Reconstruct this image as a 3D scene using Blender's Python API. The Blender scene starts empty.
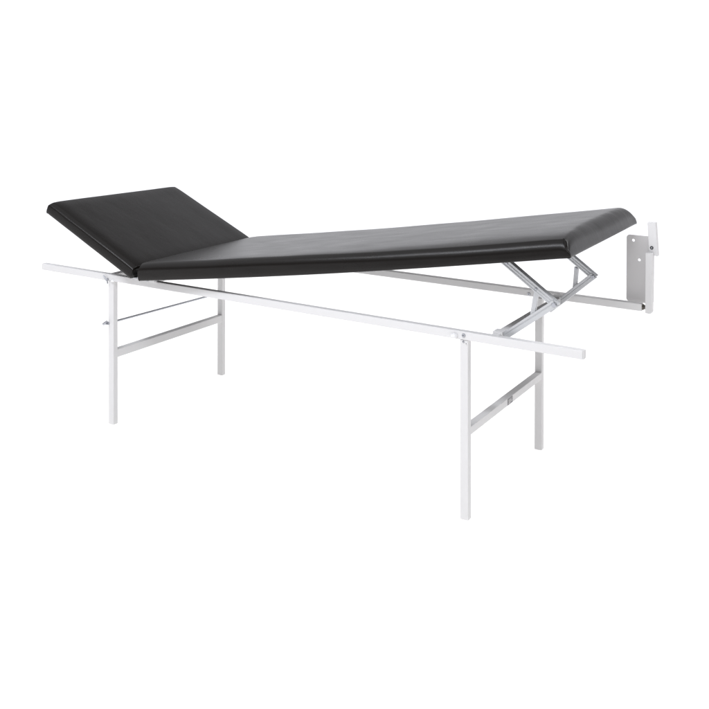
import bpy, bmesh, math
from mathutils import Vector, Matrix, noise

scene = bpy.context.scene
COL = scene.collection

# ------------------------------------------------------------------ materials
def nodes_mat(name):
    m = bpy.data.materials.new(name); m.use_nodes = True
    nt = m.node_tree; nt.nodes.clear()
    out = nt.nodes.new('ShaderNodeOutputMaterial')
    b = nt.nodes.new('ShaderNodeBsdfPrincipled')
    nt.links.new(b.outputs[0], out.inputs[0])
    return m, nt, b

def simple(name, col, rough, metal=0.0, spec=0.5, bump=0.0, scale=200.0, var=0.0):
    m, nt, b = nodes_mat(name)
    b.inputs['Base Color'].default_value = (*col, 1)
    b.inputs['Roughness'].default_value = rough
    b.inputs['Metallic'].default_value = metal
    b.inputs['Specular IOR Level'].default_value = spec
    tc = nt.nodes.new('ShaderNodeTexCoord')
    if bump > 0:
        n = nt.nodes.new('ShaderNodeTexNoise'); n.inputs['Scale'].default_value = scale
        n.inputs['Detail'].default_value = 4
        nt.links.new(tc.outputs['Object'], n.inputs['Vector'])
        bp = nt.nodes.new('ShaderNodeBump'); bp.inputs['Strength'].default_value = bump
        bp.inputs['Distance'].default_value = 0.0006
        nt.links.new(n.outputs['Fac'], bp.inputs['Height'])
        nt.links.new(bp.outputs[0], b.inputs['Normal'])
    if var > 0:
        n2 = nt.nodes.new('ShaderNodeTexNoise'); n2.inputs['Scale'].default_value = 14
        n2.inputs['Detail'].default_value = 5
        nt.links.new(tc.outputs['Object'], n2.inputs['Vector'])
        mr = nt.nodes.new('ShaderNodeMapRange')
        mr.inputs['To Min'].default_value = rough - var; mr.inputs['To Max'].default_value = rough + var
        nt.links.new(n2.outputs['Fac'], mr.inputs['Value'])
        nt.links.new(mr.outputs[0], b.inputs['Roughness'])
    return m

PAINT = simple('white_powder_coat', (0.655, 0.650, 0.645), 0.6, spec=0.06, bump=0.05, scale=900, var=0.04)
PLATE = simple('white_painted_plate', (0.56, 0.55, 0.545), 0.55, spec=0.2, bump=0.12, scale=700)
ALU = simple('satin_aluminium', (0.52, 0.53, 0.54), 0.38, metal=0.5, bump=0.05, scale=500, var=0.06)
ZINC = simple('zinc_plated_steel', (0.42, 0.43, 0.46), 0.3, metal=0.9, bump=0.1, scale=400)
STEEL = simple('blackened_steel', (0.11, 0.10, 0.085), 0.4, metal=0.7)
DARK = simple('dark_hole', (0.012, 0.012, 0.014), 0.6)
PLASTIC = simple('white_nylon', (0.74, 0.74, 0.74), 0.35)
BOARD = simple('black_underside_cloth', (0.02, 0.019, 0.018), 0.9, bump=0.2, scale=600)
STICK = simple('grey_label_film', (0.17, 0.165, 0.17), 0.35)
STICKL = simple('pale_label_print', (0.5, 0.49, 0.49), 0.4)

def backlit_floor():
    # made translucent so an added lamp beneath bleaches out the floor shadows
    m = bpy.data.materials.new('white_backlit_floor'); m.use_nodes = True
    nt = m.node_tree; nt.nodes.clear()
    out = nt.nodes.new('ShaderNodeOutputMaterial'); mx = nt.nodes.new('ShaderNodeMixShader')
    d = nt.nodes.new('ShaderNodeBsdfDiffuse'); t = nt.nodes.new('ShaderNodeBsdfTranslucent')
    d.inputs['Color'].default_value = (0.94, 0.93, 0.915, 1); t.inputs['Color'].default_value = (0.95, 0.94, 0.925, 1)
    mx.inputs[0].default_value = 0.5
    nt.links.new(d.outputs[0], mx.inputs[1]); nt.links.new(t.outputs[0], mx.inputs[2]); nt.links.new(mx.outputs[0], out.inputs[0])
    return m
BACKLIT_FLOOR = backlit_floor()

def vinyl():
    m, nt, b = nodes_mat('black_upholstery_vinyl')
    b.inputs['Base Color'].default_value = (0.0050, 0.0038, 0.0030, 1)
    b.inputs['Specular IOR Level'].default_value = 0.25
    tc = nt.nodes.new('ShaderNodeTexCoord')
    # fine leather grain
    v = nt.nodes.new('ShaderNodeTexVoronoi'); v.inputs['Scale'].default_value = 620
    v.feature = 'DISTANCE_TO_EDGE'
    nt.links.new(tc.outputs['Object'], v.inputs['Vector'])
    n = nt.nodes.new('ShaderNodeTexNoise'); n.inputs['Scale'].default_value = 260; n.inputs['Detail'].default_value = 5
    nt.links.new(tc.outputs['Object'], n.inputs['Vector'])
    # long soft stretch waves in the cover
    mp = nt.nodes.new('ShaderNodeMapping'); mp.inputs['Scale'].default_value = (1.0, 2.2, 1.0)
    nt.links.new(tc.outputs['Object'], mp.inputs['Vector'])
    w = nt.nodes.new('ShaderNodeTexNoise'); w.inputs['Scale'].default_value = 9; w.inputs['Detail'].default_value = 3
    nt.links.new(mp.outputs[0], w.inputs['Vector'])
    b1 = nt.nodes.new('ShaderNodeBump'); b1.inputs['Strength'].default_value = 0.08; b1.inputs['Distance'].default_value = 0.0005
    b2 = nt.nodes.new('ShaderNodeBump'); b2.inputs['Strength'].default_value = 0.14; b2.inputs['Distance'].default_value = 0.0006
    b3 = nt.nodes.new('ShaderNodeBump'); b3.inputs['Strength'].default_value = 0.16; b3.inputs['Distance'].default_value = 0.004
    nt.links.new(w.outputs['Fac'], b3.inputs['Height'])
    nt.links.new(n.outputs['Fac'], b2.inputs['Height'])
    nt.links.new(v.outputs['Distance'], b1.inputs['Height'])
    nt.links.new(b3.outputs[0], b2.inputs['Normal']); nt.links.new(b2.outputs[0], b1.inputs['Normal'])
    nt.links.new(b1.outputs[0], b.inputs['Normal'])
    mr = nt.nodes.new('ShaderNodeMapRange'); mr.inputs['To Min'].default_value = 0.24; mr.inputs['To Max'].default_value = 0.33
    nt.links.new(w.outputs['Fac'], mr.inputs['Value']); nt.links.new(mr.outputs[0], b.inputs['Roughness'])
    return m
VINYL = vinyl()

# ------------------------------------------------------------------ helpers
ROOT_LOC = Vector((0.667, 0.3, 0.0))
root = bpy.data.objects.new('examination_couch', None); COL.objects.link(root)
root.location = ROOT_LOC; root.empty_display_size = 0.2
root['label'] = 'folding examination couch with black vinyl pads on a white tubular steel frame'
root['category'] = 'examination couch'

ORIG = {root.name: ROOT_LOC}
def link(name, bm, mats, parent=root, smooth=False, bevel=0.0, seg=2, label=None):
    """bm holds world coordinates; the object's origin goes to its own centre."""
    bmesh.ops.recalc_face_normals(bm, faces=bm.faces)
    vs = [v.co for v in bm.verts]
    lo = Vector([min(v[i] for v in vs) for i in range(3)]); hi = Vector([max(v[i] for v in vs) for i in range(3)])
    c = (lo + hi) / 2
    bmesh.ops.translate(bm, verts=bm.verts, vec=-c)
    me = bpy.data.meshes.new(name); bm.to_mesh(me); bm.free()
    for m in (mats if isinstance(mats, (list, tuple)) else [mats]): me.materials.append(m)
    if smooth or bevel:
        for p in me.polygons: p.use_smooth = True
    o = bpy.data.objects.new(name, me); COL.objects.link(o)
    if parent is not None:
        o.parent = parent; o.location = c - ORIG[parent.name]
    else: o.location = c
    ORIG[o.name] = c
    if bevel:
        md = o.modifiers.new('edge', 'BEVEL'); md.width = bevel; md.segments = seg
        md.limit_method = 'ANGLE'; md.angle_limit = math.radians(35); md.harden_normals = True
    if label: o['label'] = label
    return o

def hexa(bm, b, t, mat=0):
    """b, t: four bottom and four top corners, same order."""
    vb = [bm.verts.new(p) for p in b]; vt = [bm.verts.new(p) for p in t]
    fs = [bm.faces.new(vb[::-1]), bm.faces.new(vt)]
    for i in range(4): fs.append(bm.faces.new((vb[i], vb[(i+1) % 4], vt[(i+1) % 4], vt[i])))
    for f in fs: f.material_index = mat

def box(bm, x0, x1, y0, y1, z0, z1, mat=0):
    hexa(bm, [(x0,y0,z0),(x1,y0,z0),(x1,y1,z0),(x0,y1,z0)], [(x0,y0,z1),(x1,y0,z1),(x1,y1,z1),(x0,y1,z1)], mat)

def cyl(bm, p0, p1, r, n=24, r1=None, mat=0):
    p0, p1 = Vector(p0), Vector(p1); d = (p1 - p0).normalized()
    a = d.orthogonal().normalized(); b = d.cross(a); r1 = r if r1 is None else r1
    A = [bm.verts.new(p0 + (a*math.cos(2*math.pi*i/n) + b*math.sin(2*math.pi*i/n))*r) for i in range(n)]
    B = [bm.verts.new(p1 + (a*math.cos(2*math.pi*i/n) + b*math.sin(2*math.pi*i/n))*r1) for i in range(n)]
    fs = [bm.faces.new(A[::-1]), bm.faces.new(B)]
    for i in range(n): fs.append(bm.faces.new((A[i], A[(i+1) % n], B[(i+1) % n], B[i])))
    for f in fs: f.material_index = mat

def prism(bm, pts, y0, y1, mat=0, holes=()):
    """pts: outline in (x, z); extruded from y0 to y1."""
    A = [bm.verts.new((x, y0, z)) for x, z in pts]; B = [bm.verts.new((x, y1, z)) for x, z in pts]
    n = len(pts); fs = []
    if holes:
        HA = [[bm.verts.new((x, y0, z)) for x, z in h] for h in holes]
        HB = [[bm.verts.new((x, y1, z)) for x, z in h] for h in holes]
        for L0, HH in ((A, HA), (B, HB)):
            es = []
            for loop in [L0] + HH:
                for i in range(len(loop)): es.append(bm.edges.new((loop[i], loop[(i+1) % len(loop)])))
            r = bmesh.ops.triangle_fill(bm, use_beauty=True, edges=es)
            fs += [g for g in r['geom'] if isinstance(g, bmesh.types.BMFace)]
        for a, b in zip(HA, HB):
            k = len(a)
            for i in range(k): fs.append(bm.faces.new((a[i], a[(i+1) % k], b[(i+1) % k], b[i])))
    else:
        fs += [bm.faces.new(A[::-1]), bm.faces.new(B)]
    for i in range(n): fs.append(bm.faces.new((A[i], A[(i+1) % n], B[(i+1) % n], B[i])))
    for f in fs: f.material_index = mat

def rrect(x0, x1, z0, z1, r, n=8):
    pts = []
    for cx, cz, a0 in ((x1-r, z1-r, 0), (x0+r, z1-r, 90), (x0+r, z0+r, 180), (x1-r, z0+r, 270)):
        for i in range(n+1):
            a = math.radians(a0 + 90*i/n); pts.append((cx + r*math.cos(a), cz + r*math.sin(a)))
    return pts
def ring(cx, cz, r, n=20): return [(cx + r*math.cos(2*math.pi*i/n), cz + r*math.sin(2*math.pi*i/n)) for i in range(n)]

# ------------------------------------------------------------------ frame
L, S, T = 1.334, 0.0245, 0.0205          # leg spacing, tube width along x, tube depth along y
W = 0.600
ZR, ZB = 0.5147, 0.4916                  # top and underside of the rails
EL, ER = -0.3387, 1.6748

rails = []
for y0 in (0.0, W - T):
    bm = bmesh.new(); box(bm, EL, ER, y0, y0 + T, ZB, ZR)
    rails.append(link('side_rail', bm, PAINT, bevel=0.0022, seg=3))
near_rail, far_rail = rails
# plastic plugs in the open tube ends
for rl, y0 in ((near_rail, 0.0), (far_rail, W - T)):
    for xe, s in ((EL, -1), (ER, 1)):
        if rl is far_rail and s == 1: continue
        bm = bmesh.new()
        xa, xb = sorted((xe, xe + s*0.0022)); box(bm, xa, xb, y0 + 0.0003, y0 + T - 0.0003, ZB + 0.0003, ZR - 0.0003)
        link('end_cap', bm, PAINT, rl, bevel=0.0015)

def leg(tx, ty, fx, fy):
    bm = bmesh.new()
    b = [(fx,fy,0.0008),(fx+S,fy,0.0008),(fx+S,fy+T,0.0008),(fx,fy+T,0.0008)]
    t = [(tx,ty,ZB-0.0005),(tx+S,ty,ZB-0.0005),(tx+S,ty+T,ZB-0.0005),(tx,ty+T,ZB-0.0005)]
    hexa(bm, b, t)
    o = link('leg', bm, PAINT, bevel=0.002, seg=3)
    bm = bmesh.new(); box(bm, fx+0.003, fx+S-0.003, fy+0.003, fy+T-0.003, 0.0002, 0.0014)
    link('foot_cap', bm, PLASTIC, o)
    return o
leg_nl = leg(-0.0035, 0.0015, 0.0113, -0.0080)
leg_fl = leg(0.0050, W-T-0.0015, -0.0135, 0.6035)
leg_nr = leg(1.3330, 0.0015, 1.3350, 0.0058)
leg_fr = leg(1.3335, W-T-0.0015, 1.3378, 0.5695)

# cross tubes of the two leg frames
def at(o, k, z):   # k: near-left etc. foot/top interpolation
    (tx, ty, fx, fy) = k; u = z / ZB
    return fx + (tx-fx)*u, fy + (ty-fy)*u
KNL = (-0.0035,0.0015,0.0113,-0.0080); KFL = (0.0050,W-T-0.0015,-0.0135,0.6035)
KNR = (1.3330,0.0015,1.3350,0.0058); KFR = (1.3335,W-T-0.0015,1.3378,0.5695)
def cross(kn, kf, z0, z1, dz=0.0, inset=0.0):
    bm = bmesh.new()
    b, t = [], []
    for z, lst in ((z0, b), (z1, t)):
        xn, yn = at(0, kn, z); xf, yf = at(0, kf, z)
        lst += [(xn+inset, yn+T-0.001, z), (xn+S-0.0006, yn+T-0.001, z), (xf+S-0.0006, yf+0.001, z+dz), (xf+inset, yf+0.001, z+dz)]
    hexa(bm, b, t)
    return link('cross_tube', bm, PAINT, bevel=0.002, seg=3)
xl = cross(KNL, KFL, 0.2270, 0.2545, -0.0065, 0.001)
xr = cross(KNR, KFR, 0.2290, 0.2510, 0.0005, 0.001)
# weld fillets at the far joint of the right cross tube
def weld(p, parent):
    bm = bmesh.new()
    bmesh.ops.create_uvsphere(bm, u_segments=12, v_segments=8, radius=0.0045, matrix=Matrix.Translation(p) @ Matrix.Diagonal((1.9, 0.8, 0.8, 1)))
    link('weld_bead', bm, PAINT, parent, smooth=True)
x_, y_ = at(0, KFR, 0.229); weld((x_+0.012, y_+0.001, 0.2285), xr)
x_, y_ = at(0, KFL, 0.22); weld((x_+0.014, y_+0.001, 0.2200), xl)

# cross tubes between the side rails
def rail_cross(x0, x1, z0, z1):
    bm = bmesh.new(); box(bm, x0, x1, T-0.0005, W-T+0.0005, z0, z1)
    return link('cross_tube', bm, PAINT, bevel=0.002, seg=3)
rail_cross(-0.012, 0.012, ZB+0.001, ZR-0.0008)
hx = rail_cross(0.145, 0.166, ZB+0.001, ZR-0.0008)
sx_ = rail_cross(1.418, 1.4405, ZB+0.001, ZR+0.0005)

# label on the right cross tube
bm = bmesh.new()
xs = at(0, KNR, 0.24)[0] + S + 0.0005
xs1 = at(0, KFR, 0.24)[0] + S + 0.0005
def xlab(y): return xs + (xs1-xs)*y/0.575
ya, yb, za, zb_ = 0.286, 0.322, 0.2315, 0.2500
def lab(bm, y0, y1, z0, z1, h, mat):
    hexa(bm, [(xlab(y0)-0.001,y0,z0),(xlab(y0)+h,y0,z0),(xlab(y1)+h,y1,z0),(xlab(y1)-0.001,y1,z0)],
             [(xlab(y0)-0.001,y0,z1),(xlab(y0)+h,y0,z1),(xlab(y1)+h,y1,z1),(xlab(y1)-0.001,y1,z1)], mat)
lab(bm, ya, yb, za, zb_, 0.0003, 0)
for i, (p, q, w) in enumerate(((0.004,0.024,0.243),(0.006,0.031,0.2385),(0.003,0.017,0.2345))):
    lab(bm, ya+p, ya+q, w, w+0.0022, 0.0006, 1)
link('rating_label', bm, [STICK, STICKL], xr, label='small grey printed label')

# thin tie rod between the left legs with its bolt and lever in front
bm = bmesh.new(); cyl(bm, (0.012, 0.010, 0.3490), (0.009, 0.592, 0.3355), 0.0037, 16)
rod = link('tie_rod', bm, ZINC, smooth=False, bevel=0.0004)
bm = bmesh.new()
kx, kz = 0.0015, 0.3455
cyl(bm, (kx, 0.004, kz), (kx, -0.0085, kz), 0.0055, 20)
cyl(bm, (kx, -0.0085, kz), (kx, -0.016, kz), 0.0032, 16)
cyl(bm, (kx+0.003, -0.011, kz+0.009), (kx-0.012, -0.014, kz-0.003), 0.0034, 16, 0.0046)
link('thumb_screw', bm, ZINC, leg_nl, bevel=0.0008)

# bolts, screws and stops
def screw(x, y, z, r=0.0045, h=0.003, parent=near_rail, mat=ZINC, name='screw', cross_slot=True):
    bm = bmesh.new(); cyl(bm, (x, y+0.001, z), (x, y-h, z), r, 20, r*0.8)
    if cross_slot:
        box(bm, x-r*0.55, x+r*0.55, y-h-0.0004, y-h+0.001, z-0.0006, z+0.0006, 1)
        box(bm, x-0.0006, x+0.0006, y-h-0.0005, y-h+0.001, z-r*0.55, z+r*0.55, 1)
    return link(name, bm, [mat, DARK], parent, bevel=0.0005)
screw(1.3450, 0.0, 0.5045, 0.0058, 0.003)
screw(1.3440, 0.001, 0.4870, 0.0032, 0.002, parent=leg_nr)
screw(1.3530, 0.001, 0.4835, 0.0028, 0.002, parent=leg_nr, mat=PLASTIC)
screw(1.3120, W-T, 0.4990, 0.0058, 0.0025, parent=far_rail)
# rounded stop button left of the right leg
bm = bmesh.new()
bmesh.ops.create_uvsphere(bm, u_segments=20, v_segments=12, radius=0.0085, matrix=Matrix.Translation((1.318, -0.003, 0.5005)) @ Matrix.Diagonal((1.15, 0.95, 0.85, 1)))
link('stop_button', bm, PLASTIC, near_rail, smooth=True)
# locking pin at the left leg
bm = bmesh.new()
cyl(bm, (-0.020, -0.006, 0.5085), (-0.004, -0.007, 0.4975), 0.0024, 14)
cyl(bm, (-0.004, 0.001, 0.4960), (-0.004, -0.008, 0.4960), 0.0050, 18)
cyl(bm, (-0.002, -0.006, 0.4960), (0.001, -0.006, 0.4830), 0.0024, 14)
link('locking_pin', bm, ZINC, near_rail, bevel=0.0006)
bm = bmesh.new()
bmesh.ops.create_uvsphere(bm, u_segments=18, v_segments=10, radius=0.0062, matrix=Matrix.Translation((0.0200, -0.0015, 0.4945)) @ Matrix.Diagonal((1.2, 0.9, 0.85, 1)))
link('stop_button', bm, PLASTIC, near_rail, smooth=True)

# ------------------------------------------------------------------ cushions
def sagf(u, sag):
    u = min(1.0, max(0.0, u)); return sag*math.sin(math.pi*u**0.95)

def cushion(name, P, U, V, N, length, width, t, rs, r0, r1, skew0=0.0, skew1=0.0, wrinkle=False, dome=0.0, seed=0.0, pinch=None, r1near=None, shoulder=0.0, h0=0.34, sag=0.0, crown=0.0):
    """P: bottom near corner at u=0; U, V, N: axes. rs: side radius, r0/r1: radius at u=0 / u=length."""
    def samples(Ln, ra, rb, m):
        k = 14; out = []
        for i in range(k): out.append(ra*(1-math.cos(math.pi/2*i/k)))
        mid = m
        for i in range(mid+1): out.append(ra + (Ln-ra-rb)*i/mid)
        for i in range(1, k+1): out.append(Ln - rb + rb*math.sin(math.pi/2*i/k))
        return out
    us = samples(length, r0, r1, int(length/0.014)); vs = samples(width, rs, rs, int(width/0.014))
    def prof(d, r):
        if d >= r: return 1.0
        return math.sqrt(max(0.0, 1 - (1-d/r)**2))
    bm = bmesh.new(); G = []
    for u in us:
        row = []
        for v in vs:
            rr = r1
            if r1near is not None:
                s_ = min(1.0, v/0.30); s_ = s_*s_*(3-2*s_); rr = r1near + (r1-r1near)*s_
            du0, du1 = prof(u, r0), prof(length-u, rr)
            dv = prof(min(v, width-v), rs)
            g = min(du0, 1)*min(du1, 1)*dv
            hs = t*h0
            if r1near is not None:
                q_ = min(1.0, max(0.0, 1 - (length-u)/0.10)); hs = t*(h0 - (h0-0.30)*s_*q_*q_*(3-2*q_))
            if crown and v < 0.24:
                k0 = min(1.0, max(0.0, (u/length - 0.30)/0.55)); hs -= 0.0125*k0*k0*(3-2*k0)*(1-v/0.24)**2
            h = hs + (t-hs)*g
            cw = crown*(u/length)**2 if v < width/2 else 0.0
            h += dome*math.sin(math.pi*min(max(v/width, 0), 1))*math.sin(math.pi*min(max(u/length,0),1))**0.5
            h -= shoulder*(1+cw)*max(0.0, 1 - min(v, width-v)/(0.055+0.05*cw))**2*g + 0.5*shoulder*max(0.0, 1 - min(u, length-u)/0.05)**2*g
            if crown and v < 0.24:      # the foam is rounded off towards the near side of the foot end
                k_ = min(1.0, max(0.0, (u/length - 0.30)/0.55)); k_ = k_*k_*(3-2*k_)
                h -= 0.0095*k_*(1 - v/0.24)**2*g
            # slow waviness in the foam and cover
            q = Vector((u*5+seed, v*7, seed))
            amp = 0.0009
            h += amp*noise.noise(q)*g
            bulge = 0.0016*noise.noise(Vector((u*9+seed, 3.1, 0)))      # side wanders slightly
            if wrinkle:
                e = max(0.0, 1 - (length-u)/0.085)
                h += 0.0006*e*g*noise.noise(Vector((u*16, v*34, 2.0))) + 0.0005*e*g*noise.noise(Vector((u*34+4, v*70, 5.0)))
            if pinch:
                # hollow where the cover is gathered at a corner
                dd = math.hypot(length-u, v)
                h -= pinch*math.exp(-(dd/0.015)**2)
            uu = u + skew0*(h/t)*(1-u/length) + skew1*(h/t)*(u/length)
            vv = v + (bulge if v < width/2 else -bulge)*(h/t)*(1-dv)
            row.append(bm.verts.new(P + U*uu + V*vv + N*h))
        G.append(row)
    nu, nv = len(us), len(vs)
    for i in range(nu-1):
        for j in range(nv-1): bm.faces.new((G[i][j], G[i+1][j], G[i+1][j+1], G[i][j+1]))
    # side walls: loop down to the bottom with an inward tuck
    loop = [(i, 0) for i in range(nu)] + [(nu-1, j) for j in range(1, nv)] + [(i, nv-1) for i in range(nu-2, -1, -1)] + [(0, j) for j in range(nv-2, 0, -1)]
    prev = [G[i][j] for i, j in loop]
    cen = P + U*length/2 + V*width/2
    levels = [(0.72, -0.0006), (0.42, -0.0009), (0.16, -0.0006), (0.05, 0.0008), (0.0, 0.0035)]
    for f, ins in levels:
        cur = []
        for (i, j), top in zip(loop, [G[i][j] for i, j in loop]):
            u, v = us[i], vs[j]
            # inset directions
            iu = 1 if i == 0 else (-1 if i == nu-1 else 0); iv = 1 if j == 0 else (-1 if j == nv-1 else 0)
            hh = (top.co - P).dot(N)*f
            k = (1-f)
            uu = (top.co-P).dot(U)*(1-k) + u*k; vv = (top.co-P).dot(V)*(1-k) + v*k
            wob = 0.0006*noise.noise(Vector((u*14+seed, v*14, f*2)))
            cur.append(bm.verts.new(P + U*(uu + iu*ins) + V*(vv + iv*(ins+wob)) + N*hh))
        n = len(loop)
        for k in range(n): bm.faces.new((prev[k], cur[k], cur[(k+1) % n], prev[(k+1) % n]))
        prev = cur
    bm.faces.new(prev)
    if sag:
        for v_ in bm.verts: v_.co.z -= sagf((v_.co-P).dot(U)/length, sag)
    return link(name, bm, VINYL, smooth=True)

def axes(a, b, g, head=False):
    U = Vector((math.cos(a), 0, math.sin(a))); N = Vector((-math.sin(a), 0, math.cos(a)))
    if head: U.x *= -1; N.x *= -1
    V = Vector((0, 1, g)).normalized()
    R = Matrix.Rotation(b, 3, 'Z')
    U, V = R @ U, R @ V
    V = (V - U*V.dot(U)).normalized(); N = R @ N; N = (N - V*N.dot(V) - U*N.dot(U)).normalized()
    return U, V, N
# lying part
aM = 0.1564
U, V, N = axes(aM, 0.0065, 0.0003)
PM = Vector((0.1795, -0.0395, 0.5195))
SAG = 0.0085
LM, WM, TM = 1.4905, 0.654, 0.0552
main = cushion('cushion', PM, U, V, N, LM, WM, TM+0.004, 0.023, 0.010, 0.040, skew1=-0.006, wrinkle=True, dome=0.001, pinch=0.004, sag=SAG, r1near=0.015, shoulder=0.0035, crown=0.7, h0=0.52)
UM, VM, NM = U, V, N
# head part
U, V, N = axes(0.421, -0.0036, -0.009, head=True)
PH = Vector((0.1370, -0.0370, 0.5225))
head = cushion('headrest', PH, U, V, N, 0.4546, 0.668, 0.0455, 0.019, 0.005, 0.006, skew0=0.001, skew1=0.004, dome=0.0015, seed=7.3, shoulder=0.0046, h0=0.66)
UH, VH, NH = U, V, N

# gathered pleat of the cover on the near foot corner
bm = bmesh.new()
path = []
for i in range(15):
    s = i/14
    h = TM*(0.90 - 0.90*s)
    du = -0.0125*(1-s)**1.3 - 0.0008 + 0.0012*math.sin(s*9)
    dv = 0.0075*(1-s)**1.6 - 0.0012 + 0.0007*math.sin(s*7+1)
    path.append(PM + UM*(LM + du) + VM*dv + NM*(h+0.0008))
prev = None
outw = (UM - VM).normalized(); along = (UM + VM).normalized()
for i, p in enumerate(path):
    s = i/14; w = 0.0040*math.sin(math.pi*min(1, s*1.1+0.08))**0.5 if s < 0.9 else 0.0016
    o = 0.0052 + 0.0022*math.sin(s*11)
    if i == 0: w, o = 0.0006, 0.0004
    cs = [bm.verts.new(p - along*w - outw*0.003), bm.verts.new(p - along*w*0.8 + outw*o*0.6), bm.verts.new(p + outw*o),
          bm.verts.new(p + along*w*0.8 + outw*o*0.6), bm.verts.new(p + along*w - outw*0.003)]
    if prev:
        for k in range(4): bm.faces.new((prev[k], prev[k+1], cs[k+1], cs[k]))
    else: bm.faces.new(cs)
    prev = cs
bm.faces.new(prev)
pl = link('corner_pleat', bm, VINYL, main, smooth=True)
md = pl.modifiers.new('sub', 'SUBSURF'); md.levels = 2; md.render_levels = 2

# thin cloth-covered board under each pad
def under(P, U, V, N, ln, wd, parent, sag=0.0):
    bm = bmesh.new(); m = 0.022; rows = []
    for i in range(25):
        u = m + (ln-2*m)*i/24; dz = Vector((0, 0, -sagf(u/ln, sag)))
        rows.append([bm.verts.new(P + U*u + V*v + N*h + dz) for v, h in ((m, -0.0025), (wd-m, -0.0025), (wd-m, 0.001), (m, 0.001))])
    for r0, r1 in zip(rows, rows[1:]):
        for k in range(4): bm.faces.new((r0[k], r0[(k+1) % 4], r1[(k+1) % 4], r1[k]))
    bm.faces.new(rows[0]); bm.faces.new(rows[-1][::-1])
    link('base_board', bm, BOARD, parent)
under(PM, UM, VM, NM, LM, WM, main, SAG)
under(PH, UH, VH, NH, 0.4546, 0.668, head)

# hinges between headrest and lying part, and packing blocks on the rails
for y in (0.000, 0.578):
    bm = bmesh.new()
    cyl(bm, (0.1555, y-0.016, 0.5225), (0.1555, y+0.026, 0.5225), 0.0052, 18)
    hexa(bm, [(0.1200,y-0.014,0.5180),(0.1555,y-0.014,0.5165),(0.1555,y+0.022,0.5165),(0.1200,y+0.022,0.5180)],
             [(0.1200,y-0.014,0.5225),(0.1555,y-0.014,0.5205),(0.1555,y+0.022,0.5205),(0.1200,y+0.022,0.5225)])
    box(bm, 0.1556, 0.196, y-0.014, y+0.022, 0.5150, 0.5180)
    link('hinge', bm, ALU, bevel=0.0007)
    bm = bmesh.new(); box(bm, 0.196, 0.222, y-0.010, y+0.014, 0.5140, 0.5225)
    link('packing_block', bm, PLASTIC, bevel=0.001)

# ------------------------------------------------------------------ folding stays
def grooved_bar(bm, A, B, w, y0, y1, ext0=0.0, ext1=0.0, off=0.0, grooves=(-0.22, 0.16)):
    """extruded aluminium arm in an xz plane from A to B, shallow grooves in its front and upper faces."""
    A = Vector((A[0], 0, A[1])); B = Vector((B[0], 0, B[1])); d = (B-A).normalized()
    n = Vector((-d.z, 0, d.x))
    if n.z < 0: n = -n
    A = A - d*ext0 + n*off; B = B + d*ext1 + n*off
    h = w/2; D = y1-y0; gw, gd = 0.0014, 0.0013
    sec = [(-h, 0)]
    for c in [g*w for g in grooves]: sec += [(c-gw, 0), (c-gw*0.6, gd), (c+gw*0.6, gd), (c+gw, 0)]
    sec += [(h, 0)]
    for c in (0.22*D, 0.62*D): sec += [(h, c-gw*1.3), (h-gd, c-gw), (h-gd, c+gw), (h, c+gw*1.3)]
    sec += [(h, D), (-h, D)]
    rows = [[bm.verts.new(P + n*a + Vector((0, y0+b, 0))) for a, b in sec] for P in (A, B)]
    k = len(sec)
    bm.faces.new(rows[0]); bm.faces.new(rows[1][::-1])
    for i in range(k): bm.faces.new((rows[0][i], rows[0][(i+1) % k], rows[1][(i+1) % k], rows[1][i]))
    return d, n

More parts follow.
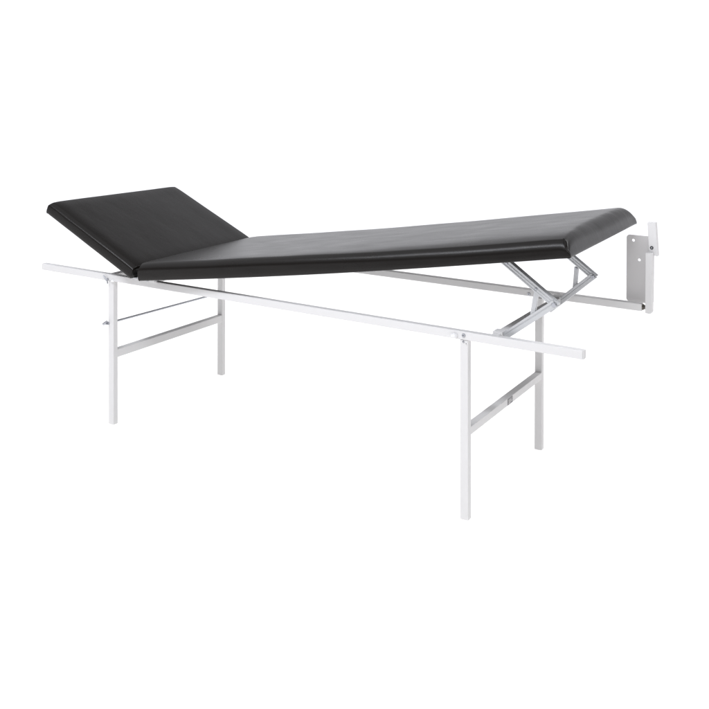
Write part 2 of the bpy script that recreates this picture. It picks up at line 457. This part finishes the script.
def stay(low, elbow, up, lt, lb, y, name='folding_stay'):
    D = 0.020
    y0, y1 = y - D/2, y + D/2
    bm = bmesh.new()
    d, n = grooved_bar(bm, up, elbow, 0.0190, y0, y1, 0.0, 0.007)
    st = link(name, bm, ALU, bevel=0.0006)
    # lower arm
    bm = bmesh.new()
    d2, n2 = grooved_bar(bm, low, elbow, 0.0200, y0-0.0042, y1-0.0042, 0.004, 0.0045, 0.0015, grooves=(0.12,))
    link('lower_arm', bm, ALU, st, bevel=0.0006)
    # link strap
    bm = bmesh.new()
    P = Vector((lt[0],0,lt[1])); Q = Vector((lb[0],0,lb[1])); dd = (Q-P).normalized(); nn = Vector((-dd.z,0,dd.x))*0.0062
    P -= dd*0.003; Q += dd*0.010
    hexa(bm, [P-nn+Vector((0,y0+0.0045,0)), P+nn+Vector((0,y0+0.0045,0)), Q+nn+Vector((0,y0+0.0045,0)), Q-nn+Vector((0,y0+0.0045,0))],
             [P-nn+Vector((0,y1-0.0045,0)), P+nn+Vector((0,y1-0.0045,0)), Q+nn+Vector((0,y1-0.0045,0)), Q-nn+Vector((0,y1-0.0045,0))])
    link('stay_link', bm, ALU, st, bevel=0.0006)
    # rivets
    for (x, z), r, yy in ((elbow, 0.0072, y0-0.0042), (lt, 0.0042, y0), (up, 0.0042, y0)):
        bm = bmesh.new()
        if (x, z) == up: x, z = up[0] + (elbow[0]-up[0])*0.16, up[1] + (elbow[1]-up[1])*0.16
        cyl(bm, (x, yy+0.001, z), (x, yy-0.0022, z), r, 20, r*0.75)
        link('rivet', bm, ZINC, st, bevel=0.0006)
    # nylon end cap at the foot of the lower arm
    bm = bmesh.new()
    A2 = Vector((low[0],0,low[1])) - d2*0.004 + n2*0.0015
    for (pa, pb, qa, qb) in ((-0.0085, 0.0085, 0, 0.003), (-0.0085, 0.0085, 0.017, 0.020), (-0.0085, -0.0055, 0.003, 0.017), (0.0055, 0.0085, 0.003, 0.017)):
        c0 = [A2 + n2*pa + Vector((0,y0-0.0035+qa,0)), A2 + n2*pb + Vector((0,y0-0.0035+qa,0)), A2 + n2*pb + Vector((0,y0-0.0035+qb,0)), A2 + n2*pa + Vector((0,y0-0.0035+qb,0))]
        hexa(bm, [p - d2*0.003 for p in c0], [p + d2*0.0005 for p in c0])
    link('end_cap', bm, PLASTIC, st)
    return st
stay((1.4500, 0.5090), (1.5845, 0.6110), (1.4250, 0.7220), (1.5340, 0.6455), (1.5235, 0.5800), 0.052)
stay((1.4070, 0.4750), (1.5415, 0.5930), (1.4300, 0.6735), (1.4870, 0.6130), (1.4820, 0.5480), 0.530)
# swivel brackets holding the arms to the cross tube and the pad board
for x, y, z in ((1.432, 0.052, 0.5148), (1.428, 0.530, 0.5148)):
    bm = bmesh.new(); box(bm, x-0.016, x+0.012, y-0.019, y-0.0145, z-0.010, z+0.0045)
    box(bm, x-0.016, x+0.012, y-0.0144, y+0.013, z+0.0008, z+0.0045)
    link('stay_bracket', bm, PAINT, bevel=0.001)

# ------------------------------------------------------------------ wall bracket on the far rail
bm = bmesh.new()
# upright bar with rounded foot
pts = [(1.6858, 0.6720), (1.6858, 0.4880)]
for i in range(9):
    a = math.radians(-90 + 90*i/8); pts.append((1.6990 + 0.0065*math.cos(a), 0.4935 + 0.0062*math.sin(a)))
pts += [(1.7055, 0.6720)]
prism(bm, pts, 0.578, 0.6015)
wb = link('wall_bracket', bm, PAINT, bevel=0.0012, seg=2)
# screw plate behind, with two see-through holes
bm = bmesh.new()
pp = rrect(1.6165, 1.7005, 0.5085, 0.7165, 0.0095)
prism(bm, pp, 0.6225, 0.6255, holes=[ring(1.6375, 0.7000, 0.0046), ring(1.6560, 0.6405, 0.0046)])
link('mounting_plate', bm, PLATE, wb)
# tilted catch on top
bm = bmesh.new()
prism(bm, [(1.6850, 0.7625), (1.6905, 0.6640), (1.7168, 0.6610), (1.7098, 0.7640)], 0.6018, 0.6222)
ct = link('catch', bm, PAINT, wb, bevel=0.0014)
bm = bmesh.new(); cyl(bm, (1.6988, 0.6030, 0.6858), (1.6988, 0.6008, 0.6858), 0.0052, 20)
cyl(bm, (1.6988, 0.6012, 0.6858), (1.6988, 0.6004, 0.6858), 0.0022, 14, mat=1)
link('bolt', bm, [DARK, ZINC], ct)
# steel pivot between rail end and bracket
bm = bmesh.new()
cyl(bm, (ER-0.004, 0.5905, 0.5035), (1.6862, 0.5905, 0.5035), 0.0062, 18)
cyl(bm, (ER-0.001, 0.5905, 0.5035), (1.6795, 0.5905, 0.5035), 0.0098, 6)
link('pivot_bolt', bm, STEEL, wb, bevel=0.0006)

# ------------------------------------------------------------------ studio floor
bm = bmesh.new()
vs = [bm.verts.new(p) for p in ((-2.6, -3.2, 0), (4.0, -3.2, 0), (4.0, 3.4, 0), (-2.6, 3.4, 0))]
bm.faces.new(vs)
me = bpy.data.meshes.new('floor'); bm.to_mesh(me); bm.free(); me.materials.append(BACKLIT_FLOOR)
fl = bpy.data.objects.new('floor', me); COL.objects.link(fl); fl['kind'] = 'structure'

# ------------------------------------------------------------------ light
w = bpy.data.worlds.new('World'); scene.world = w; w.use_nodes = True
nt = w.node_tree; nt.nodes.clear()
out = nt.nodes.new('ShaderNodeOutputWorld'); bg = nt.nodes.new('ShaderNodeBackground')
tc = nt.nodes.new('ShaderNodeTexCoord'); sp = nt.nodes.new('ShaderNodeSeparateXYZ')
nt.links.new(tc.outputs['Generated'], sp.inputs[0])
def zramp(stops):
    r = nt.nodes.new('ShaderNodeValToRGB'); nt.links.new(sp.outputs['Z'], r.inputs[0]); cr = r.color_ramp
    cr.elements[0].position, cr.elements[1].position = stops[0][0], stops[-1][0]
    cr.elements[0].color = (*[stops[0][1]]*3, 1); cr.elements[1].color = (*[stops[-1][1]]*3, 1)
    for p, v in stops[1:-1]:
        e = cr.elements.new(p); e.color = (v, v, v, 1)
    return r
BACK = zramp(((0.0, 0.98), (0.13, 0.98), (0.25, 0.42), (0.42, 0.50), (0.54, 0.72), (0.66, 0.42), (0.72, 0.12), (0.95, 0.5)))     # white studio wall, dark gap above it
FRONT = zramp(((0.0, 1.0), (0.02, 0.22), (0.28, 0.22), (0.42, 0.80), (0.68, 0.80), (0.95, 0.80)))    # open studio behind the photographer
mr = nt.nodes.new('ShaderNodeMapRange'); mr.inputs['From Min'].default_value = 0.10; mr.inputs['From Max'].default_value = 0.50
mr.interpolation_type = 'SMOOTHSTEP'
nt.links.new(sp.outputs['Y'], mr.inputs['Value'])
mx = nt.nodes.new('ShaderNodeMix'); mx.data_type = 'RGBA'
nt.links.new(mr.outputs[0], mx.inputs[0]); nt.links.new(FRONT.outputs[0], mx.inputs[6]); nt.links.new(BACK.outputs[0], mx.inputs[7])
tint = nt.nodes.new('ShaderNodeMix'); tint.data_type = 'RGBA'; tint.blend_type = 'MULTIPLY'
tint.inputs[0].default_value = 1.0; tint.inputs[7].default_value = (0.955, 0.958, 1.0, 1)
nt.links.new(mx.outputs[2], tint.inputs[6]); 
side = nt.nodes.new('ShaderNodeMapRange'); side.interpolation_type = 'SMOOTHSTEP'      # the studio is darker beyond the foot end
side.inputs['From Min'].default_value = 0.12; side.inputs['From Max'].default_value = 0.62
side.inputs['To Min'].default_value = 1.0; side.inputs['To Max'].default_value = 0.72
nt.links.new(sp.outputs['X'], side.inputs['Value'])
dim = nt.nodes.new('ShaderNodeVectorMath'); dim.operation = 'SCALE'
nt.links.new(tint.outputs[2], dim.inputs[0]); nt.links.new(side.outputs[0], dim.inputs['Scale'])
nt.links.new(dim.outputs[0], bg.inputs[0]); nt.links.new(bg.outputs[0], out.inputs[0])
bg.inputs[1].default_value = 1.21

def area(name, loc, target, sx, sy, power, col=(1, 1, 1)):
    l = bpy.data.lights.new(name, 'AREA'); l.shape = 'RECTANGLE'; l.size = sx; l.size_y = sy; l.energy = power; l.color = col
    o = bpy.data.objects.new(name, l); COL.objects.link(o); o.location = loc
    o.rotation_euler = (Vector(target) - Vector(loc)).to_track_quat('-Z', 'Y').to_euler()
    return o
area('softbox', (0.7, -1.5, 2.7), (0.7, 0.2, 0.3), 3.0, 0.40, 60, (0.92, 0.94, 1.0))
area('softbox', (2.9, 1.7, 3.0), (1.35, 0.35, 0.4), 1.5, 1.2, 34, (1.0, 0.99, 1.0))
area('softbox', (2.0, -3.6, 2.9), (0.9, 0.2, 0.4), 1.5, 0.9, 5, (0.99, 0.985, 1.0))
area('floor_whitening_fill', (0.7, 0.1, -0.15), (0.7, 0.1, 2.0), 6.6, 6.6, 114)  # unseen lamp added to whiten the floor and wash out its shadows

# ------------------------------------------------------------------ camera
cam = bpy.data.cameras.new('camera'); co = bpy.data.objects.new('camera', cam); COL.objects.link(co)
rt = Vector((0.8540149250475474, 0.5202074190972229, 0.0065382652315739654))
up = Vector((-0.006031440864766115, -0.0026665950728817114, 0.9999782552594892))
fw = Vector((-0.5202135422277345, 0.8540357898747123, -0.0008602883942981837))
M = Matrix((rt, up, -fw)).transposed().to_4x4(); M.translation = Vector((2.4025220541, -2.3145397531, 1.2047596077))
co.matrix_world = M
cam.sensor_width = 36; cam.sensor_fit = 'HORIZONTAL'; cam.lens = 36*930.48476/709
cam.shift_y = -(354.5 - 77.6407)/709
cam.clip_start = 0.05; cam.clip_end = 200
scene.camera = co

scene.render.engine = 'CYCLES'
scene.cycles.max_bounces = 8
scene.view_settings.view_transform = 'Standard'; scene.view_settings.look = 'None'
scene.view_settings.exposure = 0.0; scene.view_settings.gamma = 1.0
